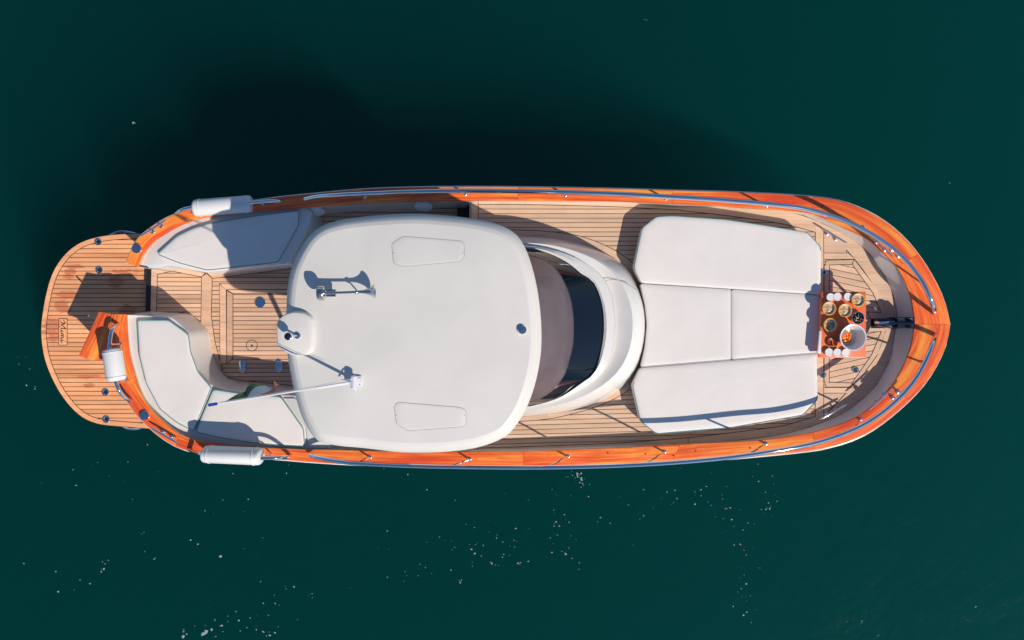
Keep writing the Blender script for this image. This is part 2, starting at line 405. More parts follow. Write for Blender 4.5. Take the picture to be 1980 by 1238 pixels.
# ------------ planking machinery
def clip(poly, nx, ny, c):
    """keep the part of poly where nx*x+ny*y <= c (pixel space)"""
    out = []
    for i in range(len(poly)):
        a, b = poly[i-1], poly[i]; da = nx*a[0]+ny*a[1]-c; db = nx*b[0]+ny*b[1]-c
        if (da <= 0) != (db <= 0):
            t = da/(da-db); out.append((a[0]+(b[0]-a[0])*t, a[1]+(b[1]-a[1])*t))
        if db <= 0: out.append(b)
    return out
def planks(parent, region, z, pitch, m, angle=0, off=0, gap=1.15, th=.012, butts=()):
    a = math.radians(angle); nx, ny = -math.sin(a), math.cos(a)
    cs = [nx*p[0]+ny*p[1] for p in region]; lo, hi = min(cs), max(cs); k = math.floor((lo-off)/pitch)
    while off+k*pitch < hi:
        c0 = off+k*pitch+gap/2; c1 = off+(k+1)*pitch-gap/2; k += 1
        q = clip(clip(region, nx, ny, c1), -nx, -ny, -c0)
        if len(q) < 3: continue
        xs = [p[0] for p in q]
        if max(xs)-min(xs) < 3: continue
        stations = [min(xs)-1]+[b+((k % 3)*41) for b in butts if min(xs)+30 < b+((k % 3)*41) < max(xs)-30]+[max(xs)+1]
        for s0, s1 in zip(stations, stations[1:]):
            w_ = clip(clip(q, 1, 0, s1-.3), -1, 0, -(s0+.3))
            pts = []
            for p in w_:
                if not pts or (abs(p[0]-pts[-1][0])+abs(p[1]-pts[-1][1])) > .05: pts.append(p)
            if len(pts) < 3: continue
            poly = PP(pts, z)
            if abs(area(poly)) < .0006: continue
            dz = random.uniform(-.0005, .0004)
            mb = MB().prism(poly, z-th, z+dz); mb.build('plank', m, parent, smooth=False)
class Over:
    """frames and margin boards lying proud over planks, each with a caulked edge"""
    def __init__(s, parent, z, m): s.p = parent; s.z = z; s.m = m; s.c = MB(); s.n = 0
    def poly(s, pts, name='margin_board', uvrot=False):
        q = PP(pts, s.z); s.n += 1
        z = s.z+.003+(s.n % 3)*.0004
        s.c.prism(inset(q, -.0078), s.z-.002, s.z+.0014+(s.n % 3)*.0001)
        return MB().prism(inset(q, .0005), s.z-.004, z).build(name, s.m, s.p, smooth=False)
    def strip(s, A, B, n=24, name='margin_board'):
        a = cr([(x, y, 0) for x, y in A], n); b = cr([(x, y, 0) for x, y in B], n)
        return s.poly([(p.x, p.y) for p in a]+[(p.x, p.y) for p in reversed(b)], name)
    def done(s): tag(s.c.build('caulking', CAULK, s.p, smooth=False), kind='stuff')

# ------------ swim platform
PLAT = [(292, 452), (272, 452), (240, 453), (200, 457), (165, 466), (140, 480), (120, 500), (103, 527), (92, 560), (84, 600), (80, 640), (84, 680), (93, 712), (108, 745), (125, 772), (145, 795), (165, 810), (185, 818), (205, 822), (240, 825), (292, 829)]
platform = bpy.data.objects.new('swim_platform', None); COL.objects.link(platform); platform.parent = boat
pc = [(p.x, p.y) for p in cr([(x, y, 0) for x, y in PLAT], 64)]
body = inset(PP(pc, Z_PLAT), -.008)
MB().prism(body, Z_PLAT-.13, Z_PLAT-.012, bev=.01).build('platform_body', GEL, platform)
MB().prism(inset(PP(pc, Z_PLAT), .004), Z_PLAT-.03, Z_PLAT-.006).build('caulk_bed', CAULK, platform, smooth=False)
inn = inset([Vector((x, y, 0)) for x, y in pc], 9.0)
planks(platform, [(p.x, p.y) for p in inn], Z_PLAT, 8.62, TEAK_P, off=455.2, gap=1.2)
ov = Over(platform, Z_PLAT, TEAK_P)
cuts = [0, 9, 19, 28, 35, 45, 54, 63]
for a, b in zip(cuts, cuts[1:]):
    seg = list(range(a, b+1))
    o_ = [pc[i] for i in seg]; i_ = [(inn[i].x, inn[i].y) for i in seg]
    ov.poly(o_+i_[::-1])
ov.poly([(114, 617), (129.5, 617), (129.5, 667), (114, 667)], 'name_board')
ov.done()
# lettering "Mimi" running down the board (letter tops face the bow side)
ink = MB()
def stroke(pts, w0):
    pts = cr([(a, b, 0) for a, b in pts], max(8, len(pts)*5))
    L, R = [], []
    for i, p in enumerate(pts):
        t = (pts[min(i+1, len(pts)-1)]-pts[max(i-1, 0)]).normalized(); n = Vector((-t.y, t.x, 0))
        wv = w0*(.55+.45*abs(t.y)); L.append(p+n*wv); R.append(p-n*wv)
    # local (u right, v up) in letter space -> photo pixels: u runs down, v runs towards +x
    def T(q): return P(117.2+q.y*1.0+0.0, 623.5+q.x*1.0, Z_PLAT+.0052)
    v = [T(p) for p in L]+[T(p) for p in reversed(R)]; n = len(L)
    ink.add([q for q in v], [(i, i+1, 2*n-2-i, 2*n-1-i) for i in range(n-1)])
M = [[(-3, 4.5), (-1, 6.8), (1, 8.2), (1.4, 5), (.4, 1.2), (-1, 0)], [(1.6, 7.6), (2.6, 4.4), (3.2, 1.2)], [(3.2, 1.2), (6, 5.6), (9, 9.2)], [(9, 9.2), (8.4, 5), (8.2, 1.2), (9.4, .2), (11, 1.6)]]
I1 = [[(12.6, 4.6), (11.8, 1.4), (12.6, .1), (14.6, 1.6)], [(13.3, 7.0), (13.5, 7.6)]]
m_ = [[(15.6, 4.6), (15.2, .2)], [(15.4, 2.4), (17.2, 4.6), (18.4, 4.0), (17.8, .2)], [(18.1, 2.4), (20, 4.6), (21.3, 4.0), (20.9, 1), (21.8, .1), (23.6, 1.6)]]
I2 = [[(25.2, 4.6), (24.4, 1.4), (25.3, .1), (28.5, 2.6)], [(26, 7.0), (26.2, 7.6)]]
for g in (M, I1, m_, I2):
    for s_ in g: stroke([(x*1.42, y*1.15) for x, y in s_], .85)
ink.build('lettering', INK, platform, smooth=False)
def disc(name, x, y, z, rpx, m, parent, h=.012, ring=True, well=True):
    c = P(x, y, z); r = rpx*1.2*(CAMZ-z)/1980
    mb = MB(); mb.lathe([(0, 0), (r, 0), (r, h*.6), (r*.92, h), (r*.62, h*.9) if well else (r*.3, h*1.05), (r*.5, h*.35) if well else (r*.1, h*1.1), (0, h*.3) if well else (0, h*1.1)], c, n=24)
    o = mb.build(name, m, parent)
    if well: MB().lathe([(0, h*.31), (r*.42, h*.5), (0, h*.55)], c, n=16).build('socket', BLACK, o)
    return o
for x, y in ((190, 468), (192, 522), (204, 758.5), (205.5, 811)): disc('deck_socket', x, y, Z_PLAT+.004, 7.2, CHROME, platform)
for pts in ([(212, 455, .33), (228, 448.5, .31), (246, 448, .31), (268, 453, .33)], [(235, 824, .33), (250, 830, .31), (268, 829.5, .31), (282, 824, .33)]):
    mb = MB(); mb.tube(cr([P(*p) for p in pts], 16), .014, 8); mb.build('boarding_handle', CHROME, platform)

# ------------ cockpit sole
cockpit = bpy.data.objects.new('cockpit', None); COL.objects.link(cockpit); cockpit.parent = boat
solepoly = [Vector((p.x, p.y, 0)) for p in inner if p.x < -.55]
solepoly = roundpoly([P(286, 516, .5), P(286, 610, .5)], .01, 1) if False else solepoly
MB().prism([Vector((p.x, p.y, 0)) for p in inner if p.x < -.52], Z_SOLE-.06, Z_SOLE-.006).build('caulk_bed', CAULK, cockpit, smooth=False)
SOLE_L = [(303, 520), (303, 606), (330, 610), (357, 612), (399, 640), (399, 522)]
planks(cockpit, SOLE_L, Z_SOLE, 8.35, TEAK, off=520)
planks(cockpit, [(399, 505), (399, 700), (415, 730), (440, 745), (470, 752), (640, 762), (640, 425), (600, 425), (560, 500)], Z_SOLE, 8.35, TEAK, off=520)
planks(cockpit, [(600, 403), (600, 427), (905, 427), (905, 400)], Z_SOLE, 8.35, TEAK, off=520)
ov = Over(cockpit, Z_SOLE, TEAK)
ov.poly([(293, 521), (304, 521), (302, 608), (290, 608)])
ov.poly([(390.5, 536), (399, 529), (410, 539), (408, 610), (415, 660), (430, 716), (421, 722), (404, 690), (398, 640), (389, 626)], 'frame_board')
ov.poly([(303, 519), (322, 512), (396, 528), (390, 535), (333, 524), (304, 530)])
ov.poly([(401, 528), (560, 512), (566, 519), (411, 538)])
ov.poly([(425, 550), (437, 561), (438, 703), (426, 703)], 'frame_board')
ov.poly([(439, 563), (450, 569), (450, 693), (439, 703)], 'frame_board')
ov.poly([(426, 549), (640, 549), (640, 558), (436, 560)], 'frame_board')
ov.poly([(440, 561), (640, 561), (640, 567.5), (451, 567.5)], 'frame_board')
ov.strip([(399, 640), (401, 672), (408, 708), (424, 733), (452, 745), (500, 749), (575, 755)], [(405, 640), (409, 668), (417, 703), (432, 724), (456, 735), (503, 740), (575, 747)])
ov.poly([(331, 610), (357, 612), (399, 640), (391, 625), (372, 611), (350, 605)])
ov.done()
# threshold at the gate
MB().prism(PP([(283, 520), (292.5, 520), (290.5, 607), (281, 607)], Z_SOLE+.01), .3, Z_SOLE+.008).build('threshold', BLACK, cockpit, smooth=False)
disc('table_socket', 503, 585, Z_SOLE+.004, 10.5, CHROME, cockpit, well=False)
c = P(487, 668.5, Z_SOLE+.0025); mb = MB()
mb.tube([c+Vector((math.cos(a/32*2*math.pi), math.sin(a/32*2*math.pi), 0))*.075 for a in range(32)], .0034, 5, closed=True)
mb.lathe([(0, 0), (.013, 0), (.013, .003), (0, .003)], c); mb.build('inspection_hatch', CAULK, cockpit)
for x, y in ((469, 708), (540, 707.5)):
    q = [P(x+6.3*math.cos(a)*1.0, y+(6.5 if math.sin(a) > 0 else -6.5)+6.3*math.sin(a), Z_SOLE) for a in [2*math.pi*k/24 for k in range(24)]]
    pl = MB().prism(q, Z_SOLE, Z_SOLE+.016, bev=.005).build('hinge_plate', CHROME, cockpit)
    sc = MB()
    for dy in (-8.5, -3, 3, 8.5):
        for dx in (-2.4, 2.4): sc.lathe([(0, 0), (.009, 0), (.006, .004), (0, .004)], P(x+dx, y+dy, Z_SOLE+.016), n=8)
    sc.build('screws', GROOVE, pl)
# black slab painted in for the shade at the port walkway's end
MB().prism(PP([(884, 396), (909, 396), (909, 440), (884, 440)], .52), .42, .515).build('step_shade', BLACK, cockpit, smooth=False)

# ------------ fixed seating mouldings
def moulding(name, top, z0, z1, flare=0, bev=.03, m=GEL):
    q = roundpoly(PP(top, z1), .06, 3)
    at = lambda p, z: [Vector((a.x, a.y, z)) for a in p]
    return MB().rings([at(inset(q, -flare), z0), at(q, z1-bev), at(inset(q, bev*.3), z1-bev*.3), at(inset(q, bev), z1)]).build(name, m, boat)
ITc = [(p.x, p.y) for p in cr([(x-2, y-4, 0) for x, y in IN_TOP[:10]], 30)]
moulding('seat_moulding', [(268, 516)]+ITc[1:]+[(602, 408), (601, 430), (563, 506), (558, 511), (470, 519), (398, 527.5), (322, 514), (300, 520)], .45, 1.12, .0)
LB = [(p.x, p.y) for p in cr([(x-(5 if x < 400 else 0), y+(4 if x > 270 else 0), 0) for x, y in IN_BOT[16:]], 40)]
inedge = [(p.x, p.y) for p in cr([(368, 645, 0), (372, 682, 0), (386, 718, 0), (411, 745, 0), (458, 756, 0), (548, 763, 0)], 16)]
moulding('seat_moulding', [(244.5, 608), (268, 609), (300, 611), (334, 613)]+inedge+[(566, 764), (640, 770)]+LB[:-1], .45, 1.08, .05)
# side locker lid and pillar foot beside the starboard seat
MB().prism(PP([(549, 770), (569, 770), (640, 800), (640, 866), (597, 866), (592, 828)], 1.09), 1.05, 1.105, bev=.01).build('locker_lid', GEL, boat)

# open gate: varnished top on a white leaf, swung out over the platform
gt = bpy.data.objects.new('boarding_gate', None); COL.objects.link(gt); gt.parent = boat
gq = [(191, 603), (217, 607), (216, 640), (208, 672), (200, 695), (176, 697), (151, 688)]
gv = PP(gq, 1.14)
d = (gv[6]-gv[0]).normalized()
mb = MB(); mb.prism(gv, 1.10, 1.14, bev=.01)
mb.uv = [((Vector((v.x, v.y, 0))).dot(d.xy.to_3d()), v.x*d.y-v.y*d.x) for v in mb.v]
mb.build('gate_top', MAHOG, gt)
MB().prism(inset(gv, .035), .44, 1.10).build('gate_leaf', GEL, gt)
MB().lathe([(.012, 0), (.012, .66), (0, .67)], P(218, 611, .46), n=10).build('hinge_pin', CHROME, gt)

# ------------ foredeck and side decks
deck = bpy.data.objects.new('foredeck', None); COL.objects.link(deck); deck.parent = boat
dk = [Vector((p.x, p.y, 0)) for p in inner if p.x > -.50]
MB().prism(dk, Z_DECK-.12, Z_DECK-.006).build('caulk_bed', CAULK, deck, smooth=False)
MB().prism(PP([(908, 391), (912, 391), (912, 872), (908, 872)], Z_DECK), Z_SOLE-.02, Z_DECK-.004).build('deck_bulkhead', GEL, deck, smooth=False)
TE_T = [(925, 391), (1100, 392), (1200, 393), (1331, 399), (1442, 403), (1533, 412), (1577, 427)]
TE_B = [(1577, 822), (1540, 833), (1503, 842), (1402, 853), (1300, 859), (1200, 865), (1000, 871), (925, 873)]
planks(deck, TE_T+[(1577, 560), (925, 560)], Z_DECK, 8.85, TEAK_BOW, off=395.5)
planks(deck, [(925, 690), (1577, 690)]+TE_B, Z_DECK, 8.85, TEAK_BOW, angle=-1.4, off=395.5)
# fan shaped planks inside and beside the anchor locker hatch
BOWREG = [(1577, 427), (1630, 452), (1669, 480), (1698, 515), (1722, 559), (1732, 595), (1734, 619)]
BOWREG2 = [(1734, 619), (1727, 656), (1721, 692), (1703, 729), (1685, 755), (1637, 795), (1577, 822)]
planks(deck, BOWREG+[(1577, 619)], Z_DECK, 11.2, TEAK_BOW, angle=12.5, off=3)
planks(deck, BOWREG2+[(1577, 619)], Z_DECK, 11.2, TEAK_BOW, angle=-12.5, off=8)
ov = Over(deck, Z_DECK, TEAK_BOW)
ov.poly([(911, 390), (924, 390), (924, 458), (911, 458)])
ov.poly([(911, 800), (924, 800), (924, 873), (911, 873)])
ov.poly([(1577, 428), (1592, 436), (1592, 812), (1577, 821)])
ov.poly([(1593, 438), (1600, 446), (1636, 480), (1636, 489), (1593, 489)], 'corner_board')
ov.poly([(1593, 490), (1640, 490), (1652, 501), (1593, 501)], 'corner_board')
ov.poly([(1593, 750), (1650, 750), (1640, 760), (1593, 760)], 'corner_board')
ov.poly([(1593, 761), (1634, 761), (1600, 796), (1593, 800)], 'corner_board')
ov.strip(BOWREG[:1]+BOWREG[1:4], [(1592, 445), (1622, 468), (1650, 498), (1670, 523)], 16)
ov.strip(BOWREG[3:], [(1670, 523), (1692, 556), (1707, 588), (1714, 619)], 16)
ov.strip(BOWREG2[:4], [(1714, 619), (1709, 652), (1696, 685), (1672, 718)], 16)
ov.strip(BOWREG2[3:], [(1672, 718), (1648, 748), (1620, 778), (1592, 806)], 16)
# hatch frame
ov.poly([(1594, 514), (1603, 511), (1603, 741), (1594, 738)], 'hatch_frame')
ov.poly([(1595, 512), (1598, 504), (1651, 503), (1646, 511), (1603, 512)], 'hatch_frame')
ov.poly([(1652, 503), (1697, 561), (1713, 606), (1705, 606), (1688, 566), (1648, 511)], 'hatch_frame')
ov.poly([(1595, 739), (1603, 740), (1646, 741), (1651, 748), (1598, 748)], 'hatch_frame')
ov.poly([(1713, 640), (1695, 690), (1652, 748), (1648, 741), (1686, 686), (1705, 640)], 'hatch_frame')
ov.poly([(1678, 604), (1714, 606), (1716, 622), (1713, 640), (1678, 642), (1686, 622)], 'hatch_frame')
# side margin boards
ov.strip([(925, 391), (1003, 391), (1100, 392), (1200, 393), (1318, 398)], [(925, 395), (1003, 395), (1100, 397), (1200, 400), (1318, 406)], 20)
ov.strip([(1318, 398), (1400, 401), (1480, 406), (1533, 412), (1577, 427)], [(1318, 407), (1400, 416), (1480, 427), (1533, 437), (1577, 449)], 20)
ov.strip([(1577, 822), (1540, 833), (1503, 842), (1402, 853), (1331, 858)], [(1577, 806), (1540, 817), (1503, 826), (1402, 839), (1331, 847)], 20)
ov.strip([(1330, 858), (1200, 865), (1000, 871), (925, 873)], [(1330, 847), (1200, 857), (1000, 865), (925, 867)], 20)
# curved boards hugging the coachroof
CRO = [(995, 457), (1060, 461), (1120, 472), (1170, 490), (1210, 515), (1235, 550)]
CRO2 = [(1240, 700), (1220, 735), (1190, 760), (1150, 780), (1100, 795), (1050, 802), (1005, 806)]
CA = [(p.x, p.y) for p in cr([(x, y, 0) for x, y in [(960, 445), (1040, 447), (1110, 455), (1165, 473), (1212, 500), (1246, 535)]], 26)]
CB = [(p.x, p.y) for p in cr([(x, y, 0) for x, y in [(960, 465), (1040, 468), (1110, 480), (1160, 497), (1200, 522), (1230, 560)]], 26)]
for a, b in ((0, 8), (8, 17), (17, 25)): ov.poly(CA[a:b+1]+CB[a:b+1][::-1])
CA = [(p.x, p.y) for p in cr([(x, y, 0) for x, y in [(1246, 718), (1212, 756), (1165, 781), (1110, 799), (1050, 811), (960, 817)]], 26)]
CB = [(p.x, p.y) for p in cr([(x, y, 0) for x, y in [(1230, 700), (1205, 735), (1160, 762), (1105, 780), (1050, 792), (960, 797)]], 26)]
for a, b in ((0, 8), (8, 17), (17, 25)): ov.poly(CA[a:b+1]+CB[a:b+1][::-1])
ov.done()
for x, y in ((1594, 527), (1591, 725), (1654, 715)): disc('deck_filler', x, y, Z_DECK+.006, 6.5, CHROME, deck)

# ------------ coachroof, windscreen
def half(pts, n=48): return [(p.x, p.y) for p in cr([(x, y, 0) for x, y in pts], n)]
R0 = half([(880, 466), (960, 459), (1020, 458), (1070, 462), (1120, 472), (1170, 490), (1208, 515), (1233, 550), (1248, 590), (1252, 625), (1249, 662), (1239, 700), (1220, 733), (1190, 759), (1150, 780), (1100, 795), (1050, 803), (980, 808), (880, 806)])
R1 = half([(880, 474), (960, 466), (1020, 464), (1070, 467), (1120, 478), (1166, 496), (1202, 520), (1226, 553), (1240, 590), (1244, 625), (1241, 662), (1231, 697), (1212, 728), (1183, 753), (1146, 773), (1098, 788), (1050, 797), (980, 802), (880, 800)])
R2 = half([(880, 480), (960, 472), (1020, 469), (1067, 473), (1114, 484), (1157, 502), (1190, 526), (1213, 556), (1227, 592), (1231, 625), (1228, 660), (1218, 692), (1199, 721), (1172, 745), (1138, 765), (1094, 781), (1048, 790), (980, 796), (880, 795)])
R3 = half([(880, 486), (960, 478), (1016, 475), (1060, 481), (1104, 495), (1142, 516), (1168, 541), (1182, 571), (1187, 600), (1189, 625), (1188, 655), (1182, 686), (1169, 714), (1146, 737), (1116, 756), (1078, 774), (1038, 784), (980, 791), (880, 790)])
R4 = half([(880, 488), (960, 480), (1014, 478), (1057, 485), (1100, 502), (1132, 524), (1152, 546), (1164, 573), (1171, 600), (1173, 625), (1172, 652), (1164, 690), (1149, 722), (1125, 741), (1082, 769), (1034, 784), (1000, 788), (960, 789), (880, 789)])
R5 = half([(880, 492), (960, 482), (1013, 481), (1058, 489), (1099, 509), (1122, 528), (1145, 543), (1158, 567), (1166, 598), (1168, 630), (1166, 658), (1158, 696), (1145, 726), (1120, 742), (1080, 771), (1024, 786), (1000, 787), (960, 788), (880, 788)])
G1 = half([(880, 505), (960, 493), (1022, 494), (1058, 507), (1080, 527), (1095, 556), (1101, 572), (1105, 590), (1108, 615), (1108.5, 640), (1107, 668), (1100, 696), (1095, 714), (1087, 731), (1064, 758), (1031, 776), (1000, 780), (960, 780), (880, 778)])
G2 = half([(880, 500), (950, 500), (985, 510), (1005, 525), (1018, 545), (1026, 565), (1031, 585), (1034, 600), (1035, 620), (1035, 640), (1034, 660), (1031, 680), (1026, 700), (1018, 720), (1004, 740), (985, 755), (960, 765), (930, 768), (880, 768)])
def ring(h, z): return PP(h, z)
cb = MB()
cb.rings([ring(R0, .98), ring(R0, 1.03), ring(R1, 1.36), ring(R2, 1.52)], False, False, closed=False)
# recessed lounge face in front, ledge behind
R2b = [(lerp(a[0], b[0], .18), lerp(a[1], b[1], .18)) for a, b in zip(R2, R3)]
R3a = [(lerp(a[0], b[0], .93), lerp(a[1], b[1], .93)) for a, b in zip(R2, R3)]
def zf(h, f): return [P(x, y, f(x)) for x, y in h]
dip = lambda x: 1.55-.05*max(0, min(1, (x-1130)/50))
cb.rings([ring(R2, 1.52), zf(R2b, lambda x: 1.56), zf(R3a, dip), zf(R3, lambda x: 1.60), ring(R4, 1.63), ring(R5, 1.615)], False, False, closed=False)
coach = cb.build('coachroof', GEL, boat)
mb = MB(); mb.tube([P(x, y, 1.595) for x, y in R3[17:31]], .0045, 6); mb.tube([P(x, y, 1.56) for x, y in half([(1169, 545), (1180, 541), (1195, 542), (1212, 549), (1229, 560)], 12)], .004, 6)
mb.build('moulding_groove', GROOVE, coach)
gl = MB(); gl.rings([ring(R5, 1.60), ring(G1, 1.90)], False, False, closed=False)
wind = gl.build('windscreen', GLASSD, boat)
gs = MB(); gs.rings([ring(G1, 1.905), ring([(lerp(a[0], b[0], .5), lerp(a[1], b[1], .5)) for a, b in zip(G1, G2)], 2.42), ring(G2, 2.86)], False, False, closed=False)
gs.build('sun_mesh', SHADE, wind)
mb = MB(); mb.tube([P(x, y, 1.907) for x, y in G1], .006, 6); mb.build('mesh_hem', SHADE, wind)
mb = MB(); mb.tube([P(1060, 512, 1.84), P(1082, 511, 1.75), P(1100, 512, 1.66)], .008, 6); mb.build('wiper', CHROME, wind)
# cabin sides and helm bulkhead under the hardtop
cs = MB()
for ya, yb in ((470, 476), (790, 796)): cs.prism(PP([(780, ya), (905, ya), (905, yb), (780, yb)], 1.2), .5, 1.6)
cs.build('cabin_side', GEL, boat)
MB().prism(PP([(780, 480), (800, 480), (800, 790), (780, 790)], 1.2), .5, 1.5).build('helm_bulkhead', GEL, boat)
for x, y, x2, y2 in ((650, 470, 672, 500), (640, 800, 665, 785), (960, 480, 950, 510), (960, 785, 950, 760)):
    mb = MB(); mb.tube([P(x, y, .5 if y < 600 and x < 700 else 1.0), P(x2, y2, 2.84)], .03, 10); mb.build('hardtop_pillar', CHROME, boat)

# ------------ hardtop
HT = [(583, 480), (603, 452), (628, 435), (663, 425), (700, 420), (740, 416), (800, 413.5), (850, 416), (900, 421), (950, 430), (982, 442), (1003, 459), (1018, 485), (1030, 520), (1039, 560), (1044.5, 600), (1047, 640), (1046, 680), (1040, 720), (1031, 755), (1019, 787), (1005, 812), (985, 838), (960, 853), (920, 866), (870, 873), (820, 875), (770, 874), (700, 866), (655, 862), (617, 853), (597, 831), (583, 802), (573, 770), (564, 731), (557, 690), (554, 650), (554, 600), (557, 555), (565, 518)]
h0 = cr(PP(HT, 2.84), 120, True)
at = lambda p, z: [Vector((a.x, a.y, z)) for a in p]
def wide(r, d, dx=0):
    q = inset(r, d); return q
hb = MB()
hb.rings([at(inset(h0, .10), 2.80), at(inset(h0, .02), 2.80), at(h0, 2.825), at(h0, 2.85), at(inset(h0, .010), 2.875), at(inset(h0, .075), 2.945), at(inset(h0, .085), 2.95), at(inset(h0, .12), 2.962)], True, False)
cen = sum((p for p in h0), Vector())/len(h0)
prev = inset(h0, .12); rings_ = [at(prev, 2.962)]
for k in (.93, .85, .76, .67, .58, .49, .4, .3, .2, .1): rings_.append([Vector((lerp(cen.x, p.x, k), lerp(cen.y, p.y, k), 3.01-.048*k*k)) for p in prev])
hb.rings(rings_, False, True)
top = hb.build('hardtop', ROOF, boat)
def roofz(x, y):
    dx, dy = x-cen.x, y-cen.y; ang = math.atan2(dy, dx); best = None
    for a_, b_ in zip(prev, prev[1:]+prev[:1]):
        ax_, ay_, bx_, by_ = a_.x-cen.x, a_.y-cen.y, b_.x-cen.x, b_.y-cen.y
        ux, uy = math.cos(ang), math.sin(ang); den = ux*(by_-ay_)-uy*(bx_-ax_)
        if abs(den) < 1e-9: continue
        t = (ax_*(by_-ay_)-ay_*(bx_-ax_))/den; u = (ax_*uy-ay_*ux)/den
        if t > 0 and -1e-6 <= u <= 1+1e-6: best = t
    k = min(1, math.hypot(dx, dy)/best); return 3.01-.048*k*k
# raised pod at the aft edge
pod = roundpoly(PP([(533, 624), (546, 609), (566, 602.5), (590, 605), (603, 614), (605, 640), (603, 675), (594, 687), (556, 685), (535, 669)], 3.06), .04, 3)
MB().rings([at(inset(pod, -.03), 2.84), at(pod, 3.03), at(inset(pod, .01), 3.05), at(inset(pod, .04), 3.058)]).build('light_pod', ROOF, top)
# hatches in the roof
for q in ([(757, 471), (779, 457), (892, 466), (897.5, 472), (898, 498), (889, 506), (781, 516), (761, 510)], [(762, 785), (770, 778), (890, 788), (901, 793), (901, 822), (893, 826), (788, 834), (766, 820)]):
    r = roundpoly(PP(q, 2.99), .03, 3)
    rz_ = lambda p, d: Vector((p.x, p.y, roofz(p.x, p.y)+d))
    fine = []
    for a_, b_ in zip(r, r[1:]+r[:1]):
        m_n = max(1, int((b_-a_).length/.08)); fine += [a_.lerp(b_, k/m_n) for k in range(m_n)]
    r = fine; cc = sum(r, Vector())/len(r)
    hp = MB().rings([[rz_(p, -.01) for p in r], [rz_(p, .0012) for p in r], [rz_(p, .0028) for p in inset(r, .006)]]+[[rz_(cc.lerp(p, k), .0028) for p in r] for k in (.8, .6, .4, .2, .04)]).build('roof_hatch', ROOF, top)
    mb = MB(); mb.tube([rz_(p, .0012) for p in r], .0026, 5, closed=True); mb.build('seal', GROOVE, hp); hz = 2.985
    sc = MB()
    for x in (q[0][0]+4, q[3][0]-3): lq = P(x, q[0][1]+18, hz); sc.lathe([(0, 0), (.005, 0), (0, .003)], rz_(lq, .003), n=8)
    sc.build('latch', BLACK, hp)
disc('nav_light', 1010, 638, 2.975, 8.5, CHROME, top, h=.03, well=False)
# air horn
horn = bpy.data.objects.new('air_horn', None); COL.objects.link(horn); horn.parent = boat
HZ = 3.17
a = P(616, 567.5, HZ); b = P(724, 563.5, HZ); ax = (b-a).normalized(); Lh = (b-a).length
MB().lathe([(0, -.04), (.066, -.04), (.076, -.03), (.076, .02), (.070, .03), (.03, .036), (0, .036)], a+ax*.03, ax, 24).build('diaphragm', BRASSY, horn)
MB().lathe([(.014, .03), (.014, Lh*.62), (.016, Lh*.72), (.022, Lh*.82), (.036, Lh*.9), (.056, Lh*.965), (.074, Lh), (.070, Lh+.004), (.045, Lh*.96), (.02, Lh*.85), (0, Lh*.8)], a, ax, 24).build('trumpet', BRASSY, horn)
mb = MB(); c0 = a+ax*.07; mb.box((c0.x, c0.y-.035, HZ-.09), (c0.x+.10, c0.y+.04, HZ-.025)); mb.tube([c0+Vector((.05, 0, -.17)), c0+Vector((.05, 0, -.05))], .02, 8); mb.build('compressor', BRASSY, horn)
c1 = a+ax*(Lh*.68); mb = MB(); mb.lathe([(.022, -.012), (.026, -.006), (.026, .006), (.022, .012)], c1, ax, 16); mb.tube([c1, c1+Vector((0, -.01, -.18))], .008, 8); mb.lathe([(0, 0), (.025, 0), (.02, .008), (0, .008)], c1+Vector((0, -.01, -.182)), n=12); mb.build('clamp', BRASSY, horn)
# anchor light on the pod
lamp = bpy.data.objects.new('mast_light', None); COL.objects.link(lamp); lamp.parent = boat
b0 = P(575, 649, 3.06); b1 = P(560, 651, 3.165)
mb = MB(); mb.lathe([(0, 0), (.038, 0), (.034, .012), (.014, .02), (0, .02)], b0, n=18); mb.tube([b0, b0.lerp(b1, .6), b1], .011, 8); mb.build('stem', CHROME, lamp)
MB().lathe([(0, 0), (.028, 0), (.042, .012), (.044, .05), (.040, .055), (0, .056)], b1, n=20).build('lens', POLE, lamp)
MB().lathe([(0, 0), (.036, 0), (.036, .012), (.026, .018), (0, .018)], b1+Vector((0, 0, .056)), n=20).build('cap', DSTEEL, lamp)
# whip flagpole leaning aft
pole = bpy.data.objects.new('flag_pole', None); COL.objects.link(pole); pole.parent = boat
p0 = P(686, 738.5, 3.04); p1 = P(404, 783.5, 4.5)
def pl(t): return p0.lerp(p1, t)
mb = MB(); mb.tube([pl(.02), pl(.30), pl(.301), pl(.96)], [.017, .015, .0095, .007], 10); mb.build('shaft', POLE, pole)
mb = MB(); mb.tube([pl(.955), pl(1.0)], .014, 10); mb.build('tip', BLUECAP, pole)
mb = MB(); q = roundpoly([p0+Vector(v) for v in ((-.05, -.05, 0), (.07, -.05, 0), (.07, .06, 0), (-.05, .06, 0))], .02, 2)
mb.prism(q, 3.0, 3.025, bev=.004); mb.prism([p0+Vector(v) for v in ((-.03, -.03, 0), (.03, -.03, 0), (.03, .03, 0), (-.03, .03, 0))], 3.02, 3.10, bev=.006)
mb.lathe([(.02, -.07), (.035, -.06), (.035, .06), (.02, .07)], p0+Vector((0, 0, .06)), (0, 1, 0), 14)
mb.tube([p0+Vector((-.14, .02, .0)), p0+Vector((-.02, .03, .1))], .008, 6)
mb.tube([p0+Vector((.02, -.09, .0)), p0+Vector((-.04, -.02, .09))], .006, 6); mb.build('mount', POLE, pole)
sc = MB()
for v in ((.045, .04), (.05, -.03), (.03, 0), (-.03, -.035)): sc.lathe([(0, 0), (.008, 0), (.006, .005), (0, .005)], p0+Vector((v[0], v[1], -.015)), n=8)
sc.build('bolts', CHROME, pole)
